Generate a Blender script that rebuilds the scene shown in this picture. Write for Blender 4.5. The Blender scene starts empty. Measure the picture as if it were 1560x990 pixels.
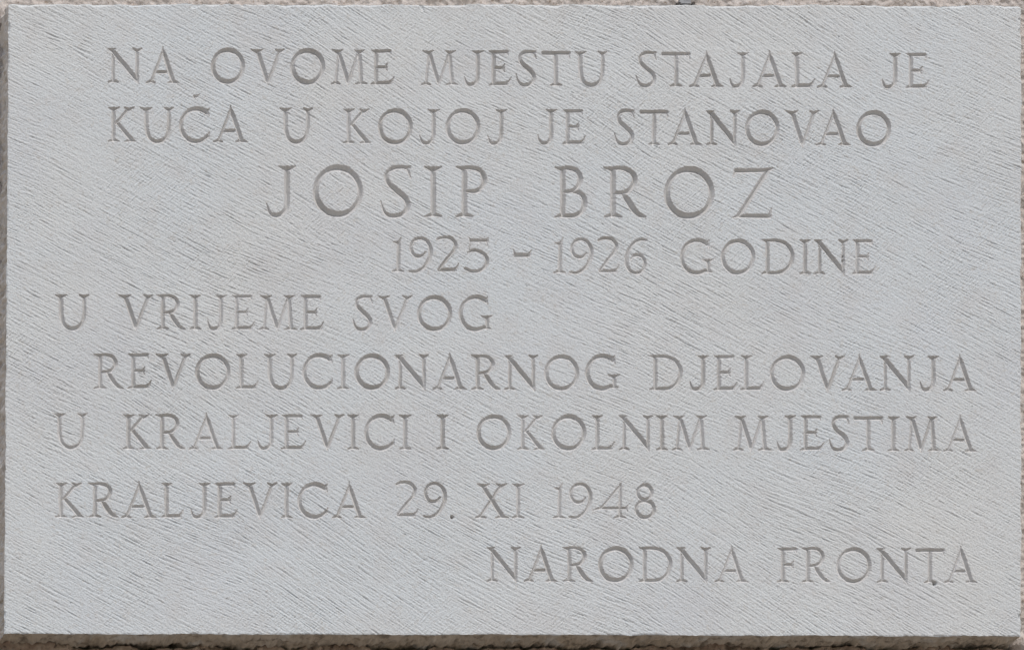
import bpy, math
import numpy as np

# ------------------------------------------------------------------ units
# 1 unit of plan = half a millimetre; plan x to the right, plan y downwards on the
# stone's face, depth d into the wall.  The slab is about 77 x 48 cm.
U = 0.0005
ZC = 2.6                                   # height of the plaque's centre above ground
def W(x, y, d):                            # plan -> world
    return ((x - 780.0) * U, d * U, ZC + (495.0 - y) * U)

scene = bpy.context.scene
C = scene.collection
rng = np.random.RandomState(7)

# ------------------------------------------------------------------ camera (stands below and to the left, level, rising-front lens)
CX, CY, CD = -1010.0, 3000.0, 6000.0
cam = bpy.data.cameras.new('camera')
cam.sensor_width = 36.0
cam.lens = 36.0 * CD / 1560.0
cam.shift_x = (780.0 - CX) / 1560.0
cam.shift_y = (CY - 495.0) / 1560.0
cam.clip_start = 0.05
cam.clip_end = 500
co = bpy.data.objects.new('camera', cam)
C.objects.link(co)
co.location = W(CX, CY, -CD)
co.rotation_euler = (math.radians(90), 0, 0)
scene.camera = co

# ------------------------------------------------------------------ sky and sun (soft, from the upper right in front of the wall)
SUN = np.array((0.17, -0.52, 0.84)); SUN /= np.linalg.norm(SUN)
w = bpy.data.worlds.new('World'); scene.world = w; w.use_nodes = True
nt = w.node_tree
bg = nt.nodes['Background']
sky = nt.nodes.new('ShaderNodeTexSky'); sky.sky_type = 'NISHITA'; sky.sun_disc = False
sky.sun_elevation = math.asin(SUN[2]); sky.sun_rotation = math.atan2(SUN[0], SUN[1])
sky.air_density = 1.0; sky.dust_density = 3.0; sky.ozone_density = 1.0
nt.links.new(sky.outputs[0], bg.inputs[0]); bg.inputs[1].default_value = 0.105
sl = bpy.data.lights.new('sun', 'SUN'); sl.energy = 1.5; sl.angle = math.radians(28); sl.color = (1.0, 0.97, 0.94)
so = bpy.data.objects.new('sun', sl); C.objects.link(so)
from mathutils import Vector
so.rotation_euler = Vector(-SUN).to_track_quat('-Z', 'Y').to_euler()
so.location = (1.5, -2.0, 5)
scene.view_settings.view_transform = 'Standard'
scene.view_settings.look = 'None'
scene.view_settings.gamma = 1.0
scene.view_settings.exposure = 0.58

# ------------------------------------------------------------------ materials
def mat(name, base, rough, noises=(), bump=(), speck=None):
    m = bpy.data.materials.new(name); m.use_nodes = True
    t = m.node_tree; b = t.nodes['Principled BSDF']
    b.inputs['Roughness'].default_value = rough
    b.inputs['Specular IOR Level'].default_value = 0.25
    tc = t.nodes.new('ShaderNodeTexCoord')
    col = None
    rgb = t.nodes.new('ShaderNodeRGB'); rgb.outputs[0].default_value = (*base, 1); col = rgb.outputs[0]
    for (scale, detail, lo, hi, c2, amt) in noises:
        n = t.nodes.new('ShaderNodeTexNoise'); n.inputs['Scale'].default_value = scale; n.inputs['Detail'].default_value = detail
        t.links.new(tc.outputs['Object'], n.inputs['Vector'])
        r = t.nodes.new('ShaderNodeMapRange'); r.inputs['From Min'].default_value = lo; r.inputs['From Max'].default_value = hi
        r.inputs['To Max'].default_value = amt
        t.links.new(n.outputs['Fac'], r.inputs['Value'])
        x = t.nodes.new('ShaderNodeMix'); x.data_type = 'RGBA'
        t.links.new(r.outputs[0], x.inputs['Factor']); t.links.new(col, x.inputs[6]); x.inputs[7].default_value = (*c2, 1)
        col = x.outputs[2]
    t.links.new(col, b.inputs['Base Color'])
    nrm = None
    for (scale, detail, dist) in bump:
        n = t.nodes.new('ShaderNodeTexNoise'); n.inputs['Scale'].default_value = scale; n.inputs['Detail'].default_value = detail
        t.links.new(tc.outputs['Object'], n.inputs['Vector'])
        bp = t.nodes.new('ShaderNodeBump'); bp.inputs['Strength'].default_value = 1.0; bp.inputs['Distance'].default_value = dist
        t.links.new(n.outputs['Fac'], bp.inputs['Height'])
        if nrm is not None: t.links.new(nrm, bp.inputs['Normal'])
        nrm = bp.outputs[0]
    if nrm is not None: t.links.new(nrm, b.inputs['Normal'])
    return m

M_face = mat('dressed_limestone', (0.480, 0.510, 0.518), 0.85,
             noises=((5, 4, .42, .66, (0.50, 0.505, 0.485), .7), (11, 5, .5, .75, (0.45, 0.47, 0.488), .6),
                     (45, 5, .5, .72, (0.455, 0.455, 0.445), .5),
                     (800, 2, .5, .70, (0.39, 0.39, 0.385), .7), (300, 3, .60, .70, (0.41, 0.40, 0.375), .5)),
             bump=((1400, 3, 0.00012),))
M_cut = mat('cut_limestone', (0.49, 0.49, 0.482), 0.9,
            noises=((40, 4, .4, .7, (0.425, 0.418, 0.40), .8), (700, 2, .5, .75, (0.38, 0.37, 0.35), .4)),
            bump=((1400, 3, 0.00008),))
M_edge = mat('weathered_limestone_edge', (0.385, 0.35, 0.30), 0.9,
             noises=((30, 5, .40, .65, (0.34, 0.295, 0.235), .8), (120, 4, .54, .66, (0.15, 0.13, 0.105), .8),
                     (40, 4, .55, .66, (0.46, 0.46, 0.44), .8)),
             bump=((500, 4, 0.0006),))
M_flank = mat('lightened_limestone_flank', (0.60, 0.57, 0.52), 0.9,  # base colour lightened to make up for light missing on the left side
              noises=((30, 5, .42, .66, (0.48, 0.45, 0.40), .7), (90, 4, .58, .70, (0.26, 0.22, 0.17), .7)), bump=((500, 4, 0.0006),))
M_wall = mat('pinkish_roughcast', (0.43, 0.39, 0.355), 0.95,
             noises=((60, 4, .4, .65, (0.45, 0.42, 0.39), .8), (420, 3, .60, .68, (0.22, 0.17, 0.13), .8)),
             bump=((600, 4, 0.0008), (170, 3, 0.0022)))
M_mortar = mat('brown_mortar', (0.34, 0.285, 0.23), 0.95,
               noises=((90, 5, .42, .62, (0.20, 0.15, 0.115), .85), (260, 4, .58, .68, (0.06, 0.05, 0.04), .8)),
               bump=((500, 5, 0.0012),))
M_metal = mat('grey_galvanised_steel', (0.26, 0.265, 0.27), 0.55, noises=((150, 3, .45, .65, (0.10, 0.10, 0.105), .7),))
M_metal.node_tree.nodes['Principled BSDF'].inputs['Metallic'].default_value = 0.3
M_screw = mat('dark_rusty_steel', (0.05, 0.045, 0.04), 0.6, noises=((300, 3, .5, .7, (0.10, 0.06, 0.04), .6),))

# ------------------------------------------------------------------ mesh helpers
def build(name, verts, faces, mats, midx=None, parent=None, smooth=True):
    me = bpy.data.meshes.new(name)
    nv, nf = len(verts), len(faces)
    me.vertices.add(nv); me.vertices.foreach_set('co', np.ascontiguousarray(verts, np.float32).ravel())
    me.loops.add(nf * 4); me.loops.foreach_set('vertex_index', np.ascontiguousarray(faces, np.int32).ravel())
    me.polygons.add(nf); me.polygons.foreach_set('loop_start', np.arange(0, nf * 4, 4, dtype=np.int32))
    if midx is not None: me.polygons.foreach_set('material_index', np.ascontiguousarray(midx, np.int32))
    me.update(calc_edges=True)
    me.polygons.foreach_set('use_smooth', np.full(nf, smooth, bool))
    for m in (mats if isinstance(mats, (list, tuple)) else [mats]): me.materials.append(m)
    o = bpy.data.objects.new(name, me); C.objects.link(o)
    if parent: o.parent = parent
    return o

def subset(verts, faces):
    u, inv = np.unique(faces.ravel(), return_inverse=True)
    return verts[u], inv.reshape(-1, 4)

def world(x, y, d):
    return np.stack([(x - 780.0) * U, d * U, ZC + (495.0 - y) * U], -1)

def grid_faces(ny, nx, off=0):
    i = (np.arange(ny - 1)[:, None] * nx + np.arange(nx - 1)[None, :]) + off
    return np.stack([i, i + nx, i + nx + 1, i + 1], -1).reshape(-1, 4)   # faces the camera (-Y)

def fnoise(shape, filt, seed):
    r = np.random.RandomState(seed)
    f = np.fft.rfft2(r.standard_normal(shape))
    fy = np.fft.fftfreq(shape[0])[:, None]; fx = np.fft.rfftfreq(shape[1])[None, :]
    n = np.fft.irfft2(f * filt(fx, fy), s=shape)
    return n / n.std()

def smoothn(shape, sig, seed):
    return fnoise(shape, lambda fx, fy: np.exp(-2 * (math.pi * sig) ** 2 * (fx * fx + fy * fy)), seed)

def streak(shape, ang, length, lo, hi, seed):
    a = math.radians(ang); c, s = math.cos(a), math.sin(a)
    def f(fx, fy):
        p = fx * c + fy * s; q = -fx * s + fy * c
        return np.exp(-2 * (math.pi * length) ** 2 * p * p) * (np.exp(-2 * (math.pi * lo) ** 2 * q * q) - np.exp(-2 * (math.pi * hi) ** 2 * q * q))
    return fnoise(shape, f, seed)

# ------------------------------------------------------------------ letter shapes: chisel strokes (x, y, half-width), cap height 212
H = 212.0
def top_serif(x, a=33, b=None, y=H, r=12):
    b = a if b is None else b
    return [[(x - a, y - 4, 4), (x, y - 17, r)], [(x, y - 17, r), (x + b, y - 4, 4)]]
def foot(x, a=33, b=None, r=11):
    b = a if b is None else b
    return [[(x - a, 3, 4.5), (x, 13, r)], [(x, 13, r), (x + b, 3, 4.5)]]
def ell(cx, cy, rx, ry, a0=0, a1=360, r=14, n=40, tilt=1.5):
    p = []
    for i in range(n + 1):
        a = math.radians(a0 + (a1 - a0) * i / n)
        p.append((cx + rx * math.cos(a), cy + ry * math.sin(a), r + tilt * math.cos(2 * (a - math.radians(40)))))
    return p
def crv(*pts, n=7):                       # Catmull-Rom through the points
    P = np.array(pts, float); P = np.vstack([2 * P[0] - P[1], P, 2 * P[-1] - P[-2]])
    out = []
    for i in range(1, len(P) - 2):
        for k in range(n):
            t = k / n
            out.append(tuple(0.5 * (2 * P[i] + (P[i + 1] - P[i - 1]) * t + (2 * P[i - 1] - 5 * P[i] + 4 * P[i + 1] - P[i + 2]) * t * t
                                    + (3 * P[i] - P[i - 1] - 3 * P[i + 1] + P[i + 2]) * t ** 3)))
    out.append(tuple(P[-2])); return out

NINE = crv((98, 124, 5), (84, 106, 8), (60, 98, 9), (30, 108, 11), (12, 148, 12), (28, 192, 11), (66, 208, 8), (105, 191, 12),
           (127, 145, 14), (122, 92, 13), (92, 38, 10), (48, 6, 8), (4, 8, 6))
CARC = [(182, 206, 2), (172, 190, 7)] + ell(105, 105, 92, 99, 48, 318, 13) + [(178, 34, 6), (183, 62, 2)]
G = {
 'I': (66, [[(33, 12, 13), (33, 200, 13)]] + top_serif(33) + foot(33)),
 'N': (205, [[(33, 12, 9), (33, 170, 9)]] + foot(33, 29, r=8) + [[(28, 196, 15), (176, 22, 16)], [(176, 22, 16), (186, -8, 3)],
        [(0, 208, 3), (24, 199, 12)], [(24, 199, 12), (48, 208, 3)], [(179, 14, 9), (179, 198, 10)]] + top_serif(179, 26, r=10)),
 'A': (198, [[(97, 222, 2), (98, 190, 8)], [(96, 190, 7), (27, 10, 8)], [(98, 206, 6), (108, 172, 14)], [(108, 172, 14), (162, 12, 14)],
        [(162, 12, 13), (198, 2, 2.5)], [(130, 3, 2.5), (160, 12, 10)], [(48, 64, 2), (72, 69, 8)], [(72, 69, 8), (118, 69, 8)]] + foot(26, 26, 22, 8)),
 'O': (210, [ell(105, 105, 92, 97)]),
 'V': (200, top_serif(37, 36, 33) + [[(40, 196, 14), (98, 22, 14)], [(98, 22, 13), (105, -10, 2)], [(172, 194, 9), (106, 14, 9)]] + top_serif(174, 24, 26, r=9)),
 'M': (215, [[(42, 190, 8), (25, 10, 8)], [(44, 196, 13), (98, 22, 14)], [(98, 22, 12), (101, -6, 3)], [(103, 12, 8), (160, 184, 8)],
        [(168, 198, 13), (181, 14, 13)]] + top_serif(40, 36, 26) + top_serif(170, 28, 30) + foot(25, 25, 24, 8) + foot(181, 35)),
 'E': (137, [[(29, 12, 13), (29, 198, 13)], [(0, 208, 2.5), (26, 200, 11)], [(26, 201, 9), (112, 202, 8)], [(112, 203, 7), (118, 182, 2)],
        [(30, 107, 8), (90, 106, 7)], [(84, 107, 8), (97, 130, 2)], [(84, 106, 8), (95, 84, 2)], [(0, 2, 3), (28, 10, 10)],
        [(28, 10, 9), (112, 10, 9)], crv((106, 11, 9), (124, 24, 6), (137, 48, 2))]),
 'F': (118, [[(33, 12, 13), (33, 198, 13)], [(0, 208, 2.5), (28, 200, 11)], [(28, 201, 9), (110, 202, 8)], [(110, 203, 7), (116, 180, 2)],
        [(34, 107, 8), (90, 106, 7)], [(84, 107, 8), (97, 130, 2)], [(84, 106, 8), (96, 84, 2)]] + foot(33)),
 'J': (118, [crv((85, 200, 13), (85, 120, 13), (85, 60, 13), (78, 28, 12), (58, 8, 10), (32, 5, 9), (14, 20, 7), (3, 52, 2))] + top_serif(85, 32)),
 'S': (120, [crv((116, 203, 4), (88, 206, 8), (56, 204, 9), (30, 187, 11), (24, 160, 12), (38, 134, 14), (66, 108, 15), (94, 82, 15),
        (107, 54, 14), (100, 26, 12), (78, 8, 10), (48, 4, 9), (24, 14, 8), (9, 38, 5), (1, 68, 2)), [(106, 203, 8), (119, 163, 2)], [(100, 203, 8), (119, 210, 2)]]),
 'T': (175, [[(9, 199, 11), (166, 199, 11)], [(4, 206, 3), (3, 193, 3)], [(170, 206, 3), (172, 194, 3)], [(164, 200, 8), (172, 166, 2)], [(88, 12, 13), (88, 196, 13)]] + foot(88)),
 'U': (192, [crv((33, 198, 14), (33, 130, 14), (36, 72, 14), (52, 28, 13), (84, 5, 12), (116, 5, 12), (146, 24, 11), (163, 60, 10), (168, 110, 10), (169, 198, 10))]
        + top_serif(33) + top_serif(168, 26, 25, r=10)),
 'K': (172, [[(34, 12, 13), (34, 200, 13)]] + top_serif(36, 32) + foot(34) + [[(48, 112, 8), (124, 198, 9)]] + top_serif(128, 26, 28, r=9)
        + [[(60, 112, 12), (142, 16, 15)], [(140, 14, 14), (172, 3, 2.5)], [(102, 2, 2.5), (140, 12, 9)]]),
 'C': (185, [CARC, [(170, 196, 7), (181, 158, 2)]]),
 'L': (140, [[(33, 12, 13), (33, 200, 13)]] + top_serif(33, 31) + [[(0, 2, 3), (30, 10, 10)], [(30, 10, 9), (116, 10, 9)], crv((108, 11, 9), (126, 24, 6), (140, 48, 2))]),
 'R': (170, [[(37, 12, 13), (37, 198, 13)], [(0, 208, 2.5), (34, 200, 10)], crv((30, 202, 8), (70, 205, 8), (108, 192, 12), (125, 160, 14), (112, 124, 11), (86, 106, 8), (40, 100, 7)),
        crv((78, 100, 8), (92, 78, 14), (114, 44, 15), (138, 16, 12), (170, 2, 2.5))] + foot(37)),
 'P': (127, [[(32, 12, 13), (32, 198, 13)], [(0, 208, 2.5), (30, 200, 10)], crv((26, 202, 8), (66, 204, 9), (100, 192, 12), (114, 158, 14), (104, 126, 11), (78, 108, 9), (42, 108, 6))] + foot(32)),
 'B': (134, [[(32, 12, 13), (32, 198, 13)], [(0, 208, 2.5), (30, 200, 10)], crv((26, 202, 8), (58, 204, 9), (90, 192, 12), (103, 162, 14), (94, 130, 11), (70, 111, 8), (36, 108, 7)),
        crv((76, 108, 8), (96, 104, 11), (116, 86, 13), (121, 56, 14), (108, 24, 12), (76, 7, 9), (28, 8, 8)), [(0, 2, 3), (28, 10, 9)]]),
 'D': (198, [[(33, 12, 13), (33, 198, 13)], [(0, 208, 2.5), (30, 201, 10)], crv((26, 202, 8), (84, 204, 9), (142, 186, 12), (178, 140, 14), (182, 96, 14), (164, 46, 12), (124, 14, 10), (76, 7, 9), (28, 8, 8)),
        [(0, 2, 3), (28, 10, 9)]]),
 'G': (207, [[(176, 206, 2), (168, 190, 7)] + ell(105, 105, 92, 99, 48, 300, 13) + [(172, 18, 9)], [(166, 196, 7), (178, 156, 2)], [(174, 18, 12), (174, 80, 13)]]
        + [[(134, 90, 2.5), (172, 76, 11)], [(172, 76, 11), (206, 92, 2.5)], [(172, 18, 10), (194, 12, 2.5)]]),
 'Z': (165, [[(12, 196, 11), (140, 197, 10)], [(138, 197, 10), (165, 207, 2)], [(12, 196, 9), (0, 170, 2)], [(140, 196, 12), (24, 12, 12)], [(20, 8, 8), (148, 8, 9)], [(146, 8, 8), (156, 42, 2)], [(24, 12, 8), (-2, 0, 2)]]),
 'X': (195, [[(42, 198, 13), (160, 14, 15)], [(152, 196, 8), (26, 12, 8)]] + top_serif(46, 37, 36) + top_serif(155, 30, r=9) + foot(26, 26, 32, 8) + foot(160, 38, 35)),
 '1': (68, [[(36, 12, 13), (40, 182, 12)], [(56, 217, 2.5), (40, 180, 11)], [(8, 185, 2.5), (38, 178, 10)]] + foot(35)),
 '9': (135, [NINE]),
 '6': (135, [[(135 - x, H - y, r) for x, y, r in NINE]]),
 '2': (138, [crv((6, 196, 6), (30, 206, 8), (60, 208, 8), (92, 200, 11), (116, 166, 13), (104, 124, 11), (66, 80, 10), (18, 18, 9)), [(16, 10, 9), (112, 10, 9)], crv((104, 11, 9), (122, 24, 6), (136, 48, 2))]),
 '5': (152, [[(42, 194, 10), (138, 194, 9)], [(42, 194, 8), (32, 212, 2)], [(136, 194, 8), (146, 212, 2)], [(136, 194, 8), (142, 160, 2)], [(40, 190, 3), (30, 126, 3)],
        crv((24, 122, 4), (56, 133, 9), (92, 128, 11), (126, 104, 13), (138, 68, 14), (120, 28, 12), (84, 7, 9), (46, 6, 9), (8, 24, 8))]),
 '4': (218, [[(178, 220, 2), (172, 202, 8)], [(172, 202, 7), (56, 66, 8)], [(56, 66, 7), (0, 50, 2)], [(62, 62, 8), (206, 62, 8)], [(204, 62, 8), (217, 80, 2)], [(204, 62, 7), (215, 42, 2)], [(170, 12, 12), (172, 205, 11)]] + foot(170)),
 '8': (137, [ell(66, 158, 43, 44, 0, 360, 12), ell(68, 56, 54, 51, 0, 360, 12.5)]),
 '-': (117, [[(14, 104, 14), (92, 104, 14)], [(12, 106, 12), (2, 142, 2)], [(92, 106, 12), (116, 142, 2)]]),
 'dot': (20, [[(10, 10, 11), (10, 11, 11)]]),
 'acute': (40, [[(4, 6, 9), (20, 8, 8)], [(20, 8, 8), (40, 20, 2)]]),
}
# ------------------------------------------------------------------ the nine lines: letter, left, right, baseline
def L(s):
    return [(a, float(b), float(c), float(d)) for a, b, c, d in (t.split(':') for t in s.split())]
LINES = [
 L('N:164.2:215.5:126.5 A:223.7:273.2:127 O:321:373.2:127.3 V:382.5:432.5:128 O:442:495:128.5 M:505:558.7:129 E:565.5:600.5:129.3 M:643:697.5:130 J:707:736:130.5 E:745:778.7:130.3 S:786:816.7:131 T:825:868.7:131.2 U:876:924:131.3 S:968.7:1000:132.2 T:1008:1051.7:132.6 A:1051:1102:133 J:1111:1140:133 A:1147.5:1198:133.3 L:1206:1240.5:133.3 A:1246:1297.5:134 J:1343:1371.7:134.3 E:1380.7:1415.5:134.2'),
 L('K:164.5:207.5:216.3 U:214.5:263.7:216.5 C:272.5:319.5:217 acute:296:304.5:149 A:326:377:217 U:426.7:475:217.5 K:523:565.5:218.7 O:575.7:628.7:219.5 J:638.7:669.2:219.5 O:678.7:731.7:219.7 J:742.5:772.5:219.7 J:819:848:219.7 E:857.5:891.7:220 S:936:966:220.7 T:975:1018:221 A:1018.7:1068.7:221.2 N:1076:1125.5:221.6 O:1135:1187.5:222 V:1197.5:1246.2:222 A:1244.5:1295.5:221.8 O:1304.5:1357.5:222.6'),
 L('J:405:450:330 O:476:554:330 S:580:626:330.5 I:647.5:672.5:331 P:695.5:743:331 B:845.7:895.5:331.6 R:920:983.7:332 O:1011:1089:332.8 Z:1117.5:1179:332'),
 L('1:597.5:615:414.3 9:623:658:415 2:665:699.5:413.6 5:706.7:745.5:415 -:782:811:415 1:843.7:861.2:416 9:868:903:416.5 2:910.7:944.2:415 6:952.5:986:416.7 G:1036:1088:417 O:1098:1151:417.7 D:1161:1210.7:417.5 I:1218.7:1234:418 N:1240.5:1291:418 E:1299:1334:417.6'),
 L('U:84.5:134.5:501.5 V:181:232:502 R:238.7:282:502 I:290:305.5:502 J:315.5:345:502 E:353.7:388:502 M:396:452.5:502.5 E:458:493:502.5 S:537.5:567.5:503 V:575.5:627:503 O:635:689:503.7 G:698.7:750.7:503.5'),
 L('R:143:188:592 E:195.5:230.5:591.5 V:237.5:289:592 O:297:351:592.7 L:360:394:592 U:403:451:592 C:460.7:506.7:592.2 I:514.5:531:592.7 O:540:594:592.7 N:601.7:652:593 A:660:710.7:593.3 R:718:762:593.5 N:768.7:819:593.5 O:828.7:882.5:593.8 G:891:944.5:593.4 D:990:1040.7:593.8 J:1050.5:1079.5:593.8 E:1088:1123:594 L:1129:1164:594 O:1172.5:1226.7:594.6 V:1235:1285.7:594.8 A:1283.7:1335.7:595 N:1340.5:1391:595 J:1401:1430:594.8 A:1438:1487.5:595.5'),
 L('U:82.5:132:682 K:187.5:230:684 R:237.5:282:684 A:288.7:340.5:684 L:348:382.5:684 J:391.7:422:684 E:429:465.5:684 V:472.5:523.7:684 I:530:546:684.5 C:554.5:601:684.5 I:608.7:625.5:684.7 I:666:682:684.6 O:725.5:779:684.8 K:788.7:830:685 O:840:893:685 L:902:936:685 N:943:993.7:685.3 I:1000.5:1016.7:685.5 M:1025:1080:685.4 M:1118.7:1173.7:686 J:1183:1212:685.6 E:1220:1255:685.5 S:1263:1293.7:686.2 T:1301:1345:686.6 I:1353.7:1369:687 M:1379.5:1431:687 A:1438.7:1488:687.5'),
 L('K:84.5:127.5:787.8 R:135:179.5:787.8 A:185.7:238.7:788.5 L:246:279.5:788 J:290:320:788 E:327.5:361.7:788 V:370:421:788 I:428.7:444.5:788.5 C:453:499.5:788.7 A:507:557.5:788.8 2:603:637.5:786.6 9:645:679.5:788.3 dot:686.2:691.4:790 X:725:773.7:789 I:781:798:789 1:843:860.5:789 9:866.7:901.7:789 4:902.5:957:789 8:965.7:1000:789'),
 L('N:741.7:792:885.5 A:799.5:849.5:885.6 R:857.5:902.5:885.6 O:911:965.5:885.8 D:973.7:1025:885.6 N:1030.7:1081.7:886 A:1090:1140:886.2 F:1185:1214.5:886.5 R:1222:1265:886.5 O:1274:1328:887 N:1336:1386.7:887 T:1395:1438.7:887.5 A:1440:1488.7:887.2'),
]

# ------------------------------------------------------------------ carve: depth field of the inscription over the slab's own grid
STEP = 0.8
nx, ny = int(1546 / STEP) + 1, int(961 / STEP) + 1
uu, vv = np.meshgrid(np.linspace(0, 1, nx), np.linspace(0, 1, ny))
SH = (ny, nx)
corner = dict(TL=(13, 6), TR=(1556, 8), BR=(1556, 968), BL=(6.5, 964.5))
def bil(k):
    c = corner
    return (c['TL'][k] * (1 - uu) * (1 - vv) + c['TR'][k] * uu * (1 - vv) + c['BR'][k] * uu * vv + c['BL'][k] * (1 - uu) * vv)
PX, PY = bil(0), bil(1)
# the mason's hand: outlines wander by a fraction of a millimetre
QX = PX + 0.15 * smoothn(SH, 5, 11) + 0.08 * smoothn(SH, 1.6, 12)
QY = PY + 0.15 * smoothn(SH, 5, 13) + 0.08 * smoothn(SH, 1.6, 14)
sx0, sy0 = nx / 1546.0, ny / 961.0
cut = np.full(SH, -1.0)
line_id = np.full(SH, -1, np.int16)
letters = []                              # (line, character) of each carved sign
for li, line in enumerate(LINES):
    S = 0.25 if li != 2 else 0.3675
    RS = 1.0 if li != 2 else 0.9
    for ch, l, r, base in line:
        letters.append((li, ch))
        wd, strokes = G[ch]
        kx = (r - l) / wd
        i0, i1 = max(0, int((l - 20) * sx0) - 12), min(nx, int((r + 20) * sx0))
        j0, j1 = max(0, int((base - 230 * S - 14) * sy0) - 8), min(ny, int((base + 14) * sy0))
        X, Y = QX[j0:j1, i0:i1], QY[j0:j1, i0:i1]
        D = np.full(X.shape, -1.0)
        jit = rng.uniform(0.95, 1.06)
        for st in strokes:
            for (xa, ya, ra), (xb, yb, rb) in zip(st[:-1], st[1:]):
                ax, ay, bx, by = l + xa * kx, base - ya * S, l + xb * kx, base - yb * S
                dx, dy = bx - ax, by - ay
                t = np.clip(((X - ax) * dx + (Y - ay) * dy) / max(dx * dx + dy * dy, 1e-6), 0, 1)
                rr = ((ra + (rb - ra) * t) * 0.98 + 0.3) * S * RS * jit
                if max(ra, rb) <= 10: rr = rr + 0.35                     # thin strokes still cut clean
                if abs(dx) > 1.6 * abs(dy): rr = rr * 1.17
                np.maximum(D, rr - np.hypot(X - ax - t * dx, Y - ay - t * dy), out=D)
        sub = cut[j0:j1, i0:i1]
        win = D > np.maximum(sub, 0.0)
        line_id[j0:j1, i0:i1][win] = len(letters) - 1
        np.maximum(sub, D, out=sub)

# ------------------------------------------------------------------ tooled surface: slanting chisel strokes, combed by a toothed blade
m1 = smoothn(SH, 70, 21); m2 = smoothn(SH, 110, 22)
wA = np.clip(0.5 + 0.6 * m1, 0, 1); wB = np.clip(0.5 + 0.6 * m2, 0, 1)
def tooled(ang, seed):
    return (0.55 * streak(SH, ang, 26, 0.85, 2.6, seed) + 0.85 * streak(SH, ang, 8.0, 0.8, 2.3, seed + 50)
            + 0.35 * streak(SH, ang + 3, 16, 1.6, 5.0, seed + 70))
t1 = tooled(21, 31); t2 = tooled(28, 32); t3 = tooled(34, 33)
tool = wA * t2 + (1 - wA) * (wB * t1 + (1 - wB) * t3)
tool /= np.sqrt(wA ** 2 + (1 - wA) ** 2 * (wB ** 2 + (1 - wB) ** 2))
tool /= tool.std()
long_ = streak(SH, 27, 70, 2.0, 10.0, 34)
comb = streak(SH, -48, 4.5, 0.85, 1.8, 35) * np.clip(0.7 + 0.5 * smoothn(SH, 40, 36), 0.1, 1.5)
grain = fnoise(SH, lambda fx, fy: np.exp(-2 * (math.pi * 0.65) ** 2 * (fx * fx + fy * fy)), 37)
gouge = np.maximum(tool - 1.0, 0)
amp = np.clip(1.0 + 0.17 * smoothn(SH, 60, 38), 0.45, 1.7)
surf = amp * (0.118 * tool + 0.16 * gouge + 0.04 * long_ + 0.22 * np.maximum(streak(SH, 26, 40, 0.8, 2.4, 47) - 1.7, 0)) + 0.115 * comb + 0.135 * grain + 0.5 * smoothn(SH, 45, 39)
pit = np.maximum(smoothn(SH, 1.3, 40) - 3.3, 0) * 1.2
surf = surf + pit

cut = np.where(cut > -1, cut + 0.08 * smoothn(SH, 1.3, 45) * np.exp(-(cut / 0.9) ** 2), cut)
inside = np.clip(cut / 1.2, 0, 1)
V = np.where(cut > 0, cut, 0)
depth = surf * (1 - 0.72 * inside) + 1.3 * V * np.where(line_id >= 0, 1, 0)
# little holes
for (hx, hy, hr, hd) in ((1424, 888.5, 3.0, 8), (1284.5, 390, 1.8, 4), (1284, 396.5, 2.2, 4), (688.8, 787.3, 2.6, 5), (342, 550, 1.6, -0.8)):
    depth += hd * np.exp(-((PX - hx) ** 2 + (PY - hy) ** 2) / (2 * (hr * 0.6) ** 2))
# worn arrises
ex0 = uu * 1545; ex1 = (1 - uu) * 1545; ey0 = vv * 960; ey1 = (1 - vv) * 960
chip = 1 + 0.6 * smoothn(SH, 9, 41) + 2.2 * np.maximum(smoothn(SH, 5, 44) - 1.7, 0)
for e, wdt in ((ex0, 0.9), (ex1, 1.6), (ey0, 2.6), (ey1, 0.6)):
    depth += np.clip(wdt * np.clip(chip, 0.3, 4.0) - e, 0, 4) * 0.9
# uneven outline
wob = smoothn(SH, 14, 42) * 0.32 + smoothn(SH, 3, 43) * 0.25
PXw = PX + wob * np.exp(-np.minimum(ex0, ex1) / 6.0)
PYw = PY + wob * np.exp(-np.minimum(ey0, ey1) / 6.0)
face_v = world(PXw, PYw, depth).reshape(-1, 3)
face_f = grid_faces(ny, nx)

cm = cut > 0.12
lid = np.where(cm, line_id, -1)
q = np.max(np.stack([lid[:-1, :-1], lid[1:, :-1], lid[1:, 1:], lid[:-1, 1:]]), 0).ravel()

# flanks of the slab: loop round the border, pushed back in steps into the wall
bi = np.concatenate([np.arange(nx), (np.arange(1, ny)) * nx + nx - 1, (ny - 1) * nx + np.arange(nx - 2, -1, -1), np.arange(ny - 2, 0, -1) * nx])
n_b = len(bi)
THICK, NS = 100.0, 44
ring0 = face_v[bi]
bx, by = PXw.ravel()[bi], PYw.ravel()[bi]
bd = depth.ravel()[bi]
cnx = np.zeros(n_b); cny = np.zeros(n_b)
cny[:nx] = -1; cnx[nx:nx + ny - 1] = 1; cny[nx + ny - 1:nx + ny - 1 + nx - 1] = 1; cnx[nx + ny - 1 + nx - 1:] = -1
fn = smoothn((NS + 1, 8192), 2.2, 51)[:, :n_b] * 1.3 + smoothn((NS + 1, 8192), 9, 52)[:, :n_b] * 1.6
tt = np.linspace(0, 1, NS + 1)
rings = [ring0]
for k in range(1, NS + 1):
    grow = min(1.0, tt[k] * 5)
    o = fn[k] * grow
    lowrise = np.where(cny > 0, -1.0 * tt[k], 0)
    splay = np.where(cnx < 0, 4.0 * tt[k], 0)      # rough left flank, splayed out a little to catch more light
    rings.append(world(bx + cnx * (o + splay), by + cny * (o + lowrise), bd + (THICK - bd) * tt[k] ** 1.1))
side_v = np.concatenate(rings[1:])
nfv = len(face_v)
idx = np.concatenate([bi[None, :], nfv + np.arange(NS * n_b).reshape(NS, n_b)])
a = idx[:-1]; b = idx[1:]
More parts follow.
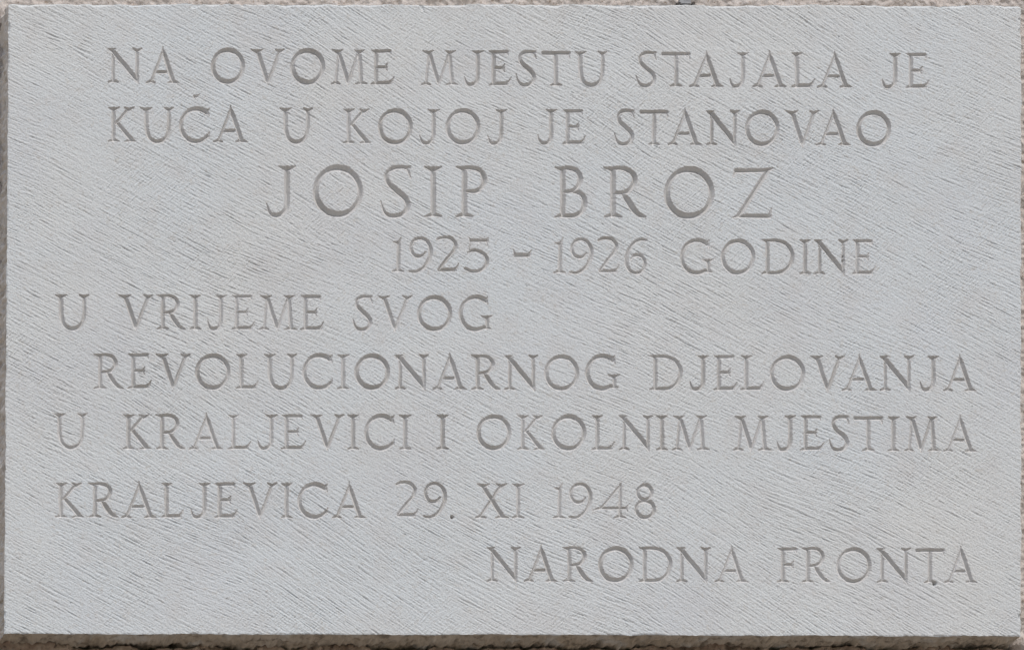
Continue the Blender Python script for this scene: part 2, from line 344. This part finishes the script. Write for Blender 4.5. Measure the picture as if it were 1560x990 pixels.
side_f = np.stack([np.roll(a, -1, 1), np.roll(b, -1, 1), b, a], -1).reshape(-1, 4)[:, ::-1]
allv = np.concatenate([face_v, side_v])
stone_f = face_f[q < 0]
sv, sf = subset(allv, np.concatenate([stone_f, side_f]))
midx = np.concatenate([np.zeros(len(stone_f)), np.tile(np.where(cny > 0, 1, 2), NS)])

plaque = bpy.data.objects.new('stone_plaque', None); C.objects.link(plaque)
plaque.location = W(781, 966, 50); plaque.empty_display_size = 0.1
plaque['label'] = 'pale grey limestone plaque with nine lines of carved capitals, tooled with slanting chisel marks'
plaque['category'] = 'plaque'
off = np.array(plaque.location)
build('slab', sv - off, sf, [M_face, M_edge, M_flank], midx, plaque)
lines = []
for li in range(9):
    e = bpy.data.objects.new('inscription_line', None); C.objects.link(e); e.parent = plaque
    e.empty_display_size = 0.02
    l0 = LINES[li][0]
    e.location = Vector(W(l0[1], l0[3], 0)) - plaque.location
    lines.append(e)
lines[2]['label'] = 'carved line in the tallest letters, a name of two words'
order = np.argsort(q, kind='stable'); qs = q[order]
for k, (li, ch) in enumerate(letters):
    fsel = order[np.searchsorted(qs, k):np.searchsorted(qs, k, side='right')]
    if len(fsel) == 0: continue
    lv, lf = subset(face_v, face_f[fsel])
    kind = 'carved_numeral' if ch.isdigit() else {'-': 'carved_dash', 'dot': 'carved_full_stop', 'acute': 'carved_accent'}.get(ch, 'carved_letter')
    build(kind, lv - np.array(plaque.location) - np.array(lines[li].location), lf, [M_cut], None, lines[li], smooth=False)

# ------------------------------------------------------------------ the wall behind, with a brown mortar bed below the slab
WS = 1.5
wx = np.arange(-160, 1760, WS); wy = np.arange(-160, 1130, WS)
WX, WY = np.meshgrid(wx, wy); WSH = WX.shape
wd = 60 + 0.9 * smoothn(WSH, 1.5, 61) + 1.0 * smoothn(WSH, 7, 62) + 3 * smoothn(WSH, 40, 63)
rim = np.minimum(np.minimum(WX - wx[0], wx[-1] - WX), np.minimum(WY - wy[0], wy[-1] - WY))
wd = 60 + (wd - 60) * np.clip(rim / 70, 0, 1)
def lump(x, y, rx, ry, h):
    global wd
    wd = wd - h * np.exp(-(((WX - x) / rx) ** 2 + ((WY - y) / ry) ** 2) ** 1.5)
lump(1574, 972, 13, 20, 36); lump(1590, 930, 14, 30, 14)
lump(-2, -8, 14, 20, 22)
edge = 964.5 + (WX - 6.5) / 1549.5 * 3.5
prof = smoothn((1, 4096), 26, 64)[0][:len(wx)] * 2.4 + smoothn((1, 4096), 7, 65)[0][:len(wx)] * 1.5 + smoothn((1, 4096), 2, 66)[0][:len(wx)] * 0.5
gap = np.clip(2.2 + 1.5 * prof, -4, 9)[None, :]
below = WY - edge
mort = 52 + 2.6 * smoothn(WSH, 2.2, 67) + 4.2 * smoothn(WSH, 9, 68) + 4.0 * smoothn(WSH, 30, 69)
fade = np.clip((below - 55 - 10 * smoothn(WSH, 12, 70)) / 10, 0, 1)
inx = np.clip(np.minimum(WX + 4, 1562 - WX) / 4, 0, 1)
slot = (below > -8) & (below < gap) & (inx > 0.5)
ismort = (below > -8) & (fade < 0.5) & (WX > -14) & (WX < 1556 - 0.2 * below)
dd = np.where(ismort, np.minimum(mort + 6 * fade, 70), wd)
dd = np.where(slot, 96, dd)
wall_v = world(WX, WY, dd).reshape(-1, 3)
wf = grid_faces(*WSH)
mq = (ismort | slot)
mqf = (mq[:-1, :-1] & mq[1:, :-1] & mq[1:, 1:] & mq[:-1, 1:]).ravel()
# keep nothing deep behind the slab
hid = (WX > 60) & (WX < 1500) & (WY > 60) & (WY < 910)
hq = (hid[:-1, :-1] & hid[1:, 1:]).ravel()
# wide plain margin of the same render beyond
gx = np.concatenate([np.linspace(-2600, wx[0], 40), np.linspace(wx[-1], 4200, 40)])
def coarse(x0, x1, y0, y1, n, m):
    X, Y = np.meshgrid(np.linspace(x0, x1, n), np.linspace(y0, y1, m))
    return world(X, Y, np.full(X.shape, 60.0)).reshape(-1, 3), grid_faces(m, n)
vs = [wall_v]; fs = [wf[~mqf & ~hq]]; o_ = len(wall_v)
for args in ((-2400, wx[0], -2200, 5200, 150, 420), (wx[-1], 4000, -2200, 5200, 150, 420), (wx[0], wx[-1], -2200, wy[0], 120, 130), (wx[0], wx[-1], wy[-1], 5200, 120, 240)):
    v_, f_ = coarse(*args); vs.append(v_); fs.append(f_ + o_); o_ += len(v_)
v_, f_ = subset(np.concatenate(vs), np.concatenate(fs))
wall = build('wall', v_, f_, [M_wall])
wall['label'] = 'pinkish roughcast wall with dark specks behind the stone plaque'
wall['category'] = 'wall'
v_, f_ = subset(wall_v, wf[mqf])
mo = build('mortar_bed', v_, f_, [M_mortar], None, wall)
mo['label'] = 'cracked brown mortar under the lower edge of the plaque'

# ------------------------------------------------------------------ unseen ground below the frame, added to bounce warm light onto the slab's underside
g_ = build('ground', np.array([(-60, -60, 0), (60, -60, 0), (60, 0.05, 0), (-60, 0.05, 0)], float), np.array([[0, 1, 2, 3]]), [mat('pale_bounce_ground', (0.36, 0.31, 0.25), 0.9, noises=((3, 5, .4, .65, (0.28, 0.25, 0.21), .7),))], smooth=False)
g_['kind'] = 'structure'

# ------------------------------------------------------------------ small metal clip gripping the top edge
import bmesh
def bm_obj(name, bm, m, parent):
    me = bpy.data.meshes.new(name); bm.to_mesh(me); bm.free()
    me.materials.append(m); o = bpy.data.objects.new(name, me); C.objects.link(o); o.parent = parent
    return o
clip = bpy.data.objects.new('metal_clip', None); C.objects.link(clip)
clip.location = W(1046, 3, 40); clip.empty_display_size = 0.02
clip['label'] = 'small grey metal fixing clip with dark screws at the top edge of the plaque'
clip['category'] = 'clip'
def slab_box(bm, x0, x1, y0, y1, d0, d1, bev=0.8):
    r = bmesh.ops.create_cube(bm, size=1.0)
    c = ((x0 + x1) / 2, (y0 + y1) / 2, (d0 + d1) / 2)
    for v in r['verts']:
        px = c[0] + v.co.x * (x1 - x0); pd = c[2] + v.co.y * (d1 - d0); py = c[1] - v.co.z * (y1 - y0)
        v.co = Vector(W(px, py, pd)) - clip.location
    es = list({e for v in r['verts'] for e in v.link_edges})
    bmesh.ops.bevel(bm, geom=es, offset=bev * U, segments=2, affect='EDGES')
bm = bmesh.new()
slab_box(bm, 1037, 1055, -30, 1.4, 6, 11)
slab_box(bm, 1038, 1054, 2.0, 4.6, 3, 40, 0.5)
slab_box(bm, 1041, 1051, -8, 3, 11, 62, 0.5)
bm_obj('plate', bm, M_metal, clip)
for x, y, r, ln in ((1034.0, 3.4, 2.2, 40), (1058.2, 3.2, 2.8, 40)):
    bm = bmesh.new()
    bmesh.ops.create_cone(bm, cap_ends=True, segments=14, radius1=r * U, radius2=r * 0.85 * U, depth=ln * U)
    bmesh.ops.rotate(bm, verts=bm.verts, matrix=__import__('mathutils').Matrix.Rotation(math.radians(90), 3, 'X'))
    bmesh.ops.scale(bm, verts=bm.verts, vec=(1.5 if x < 1040 else 1.0, 1, 0.7 if x < 1040 else 1.0))
    bmesh.ops.translate(bm, verts=bm.verts, vec=Vector(W(x, y, ln / 2 + 4)) - clip.location)
    bm_obj('screw', bm, M_screw, clip)
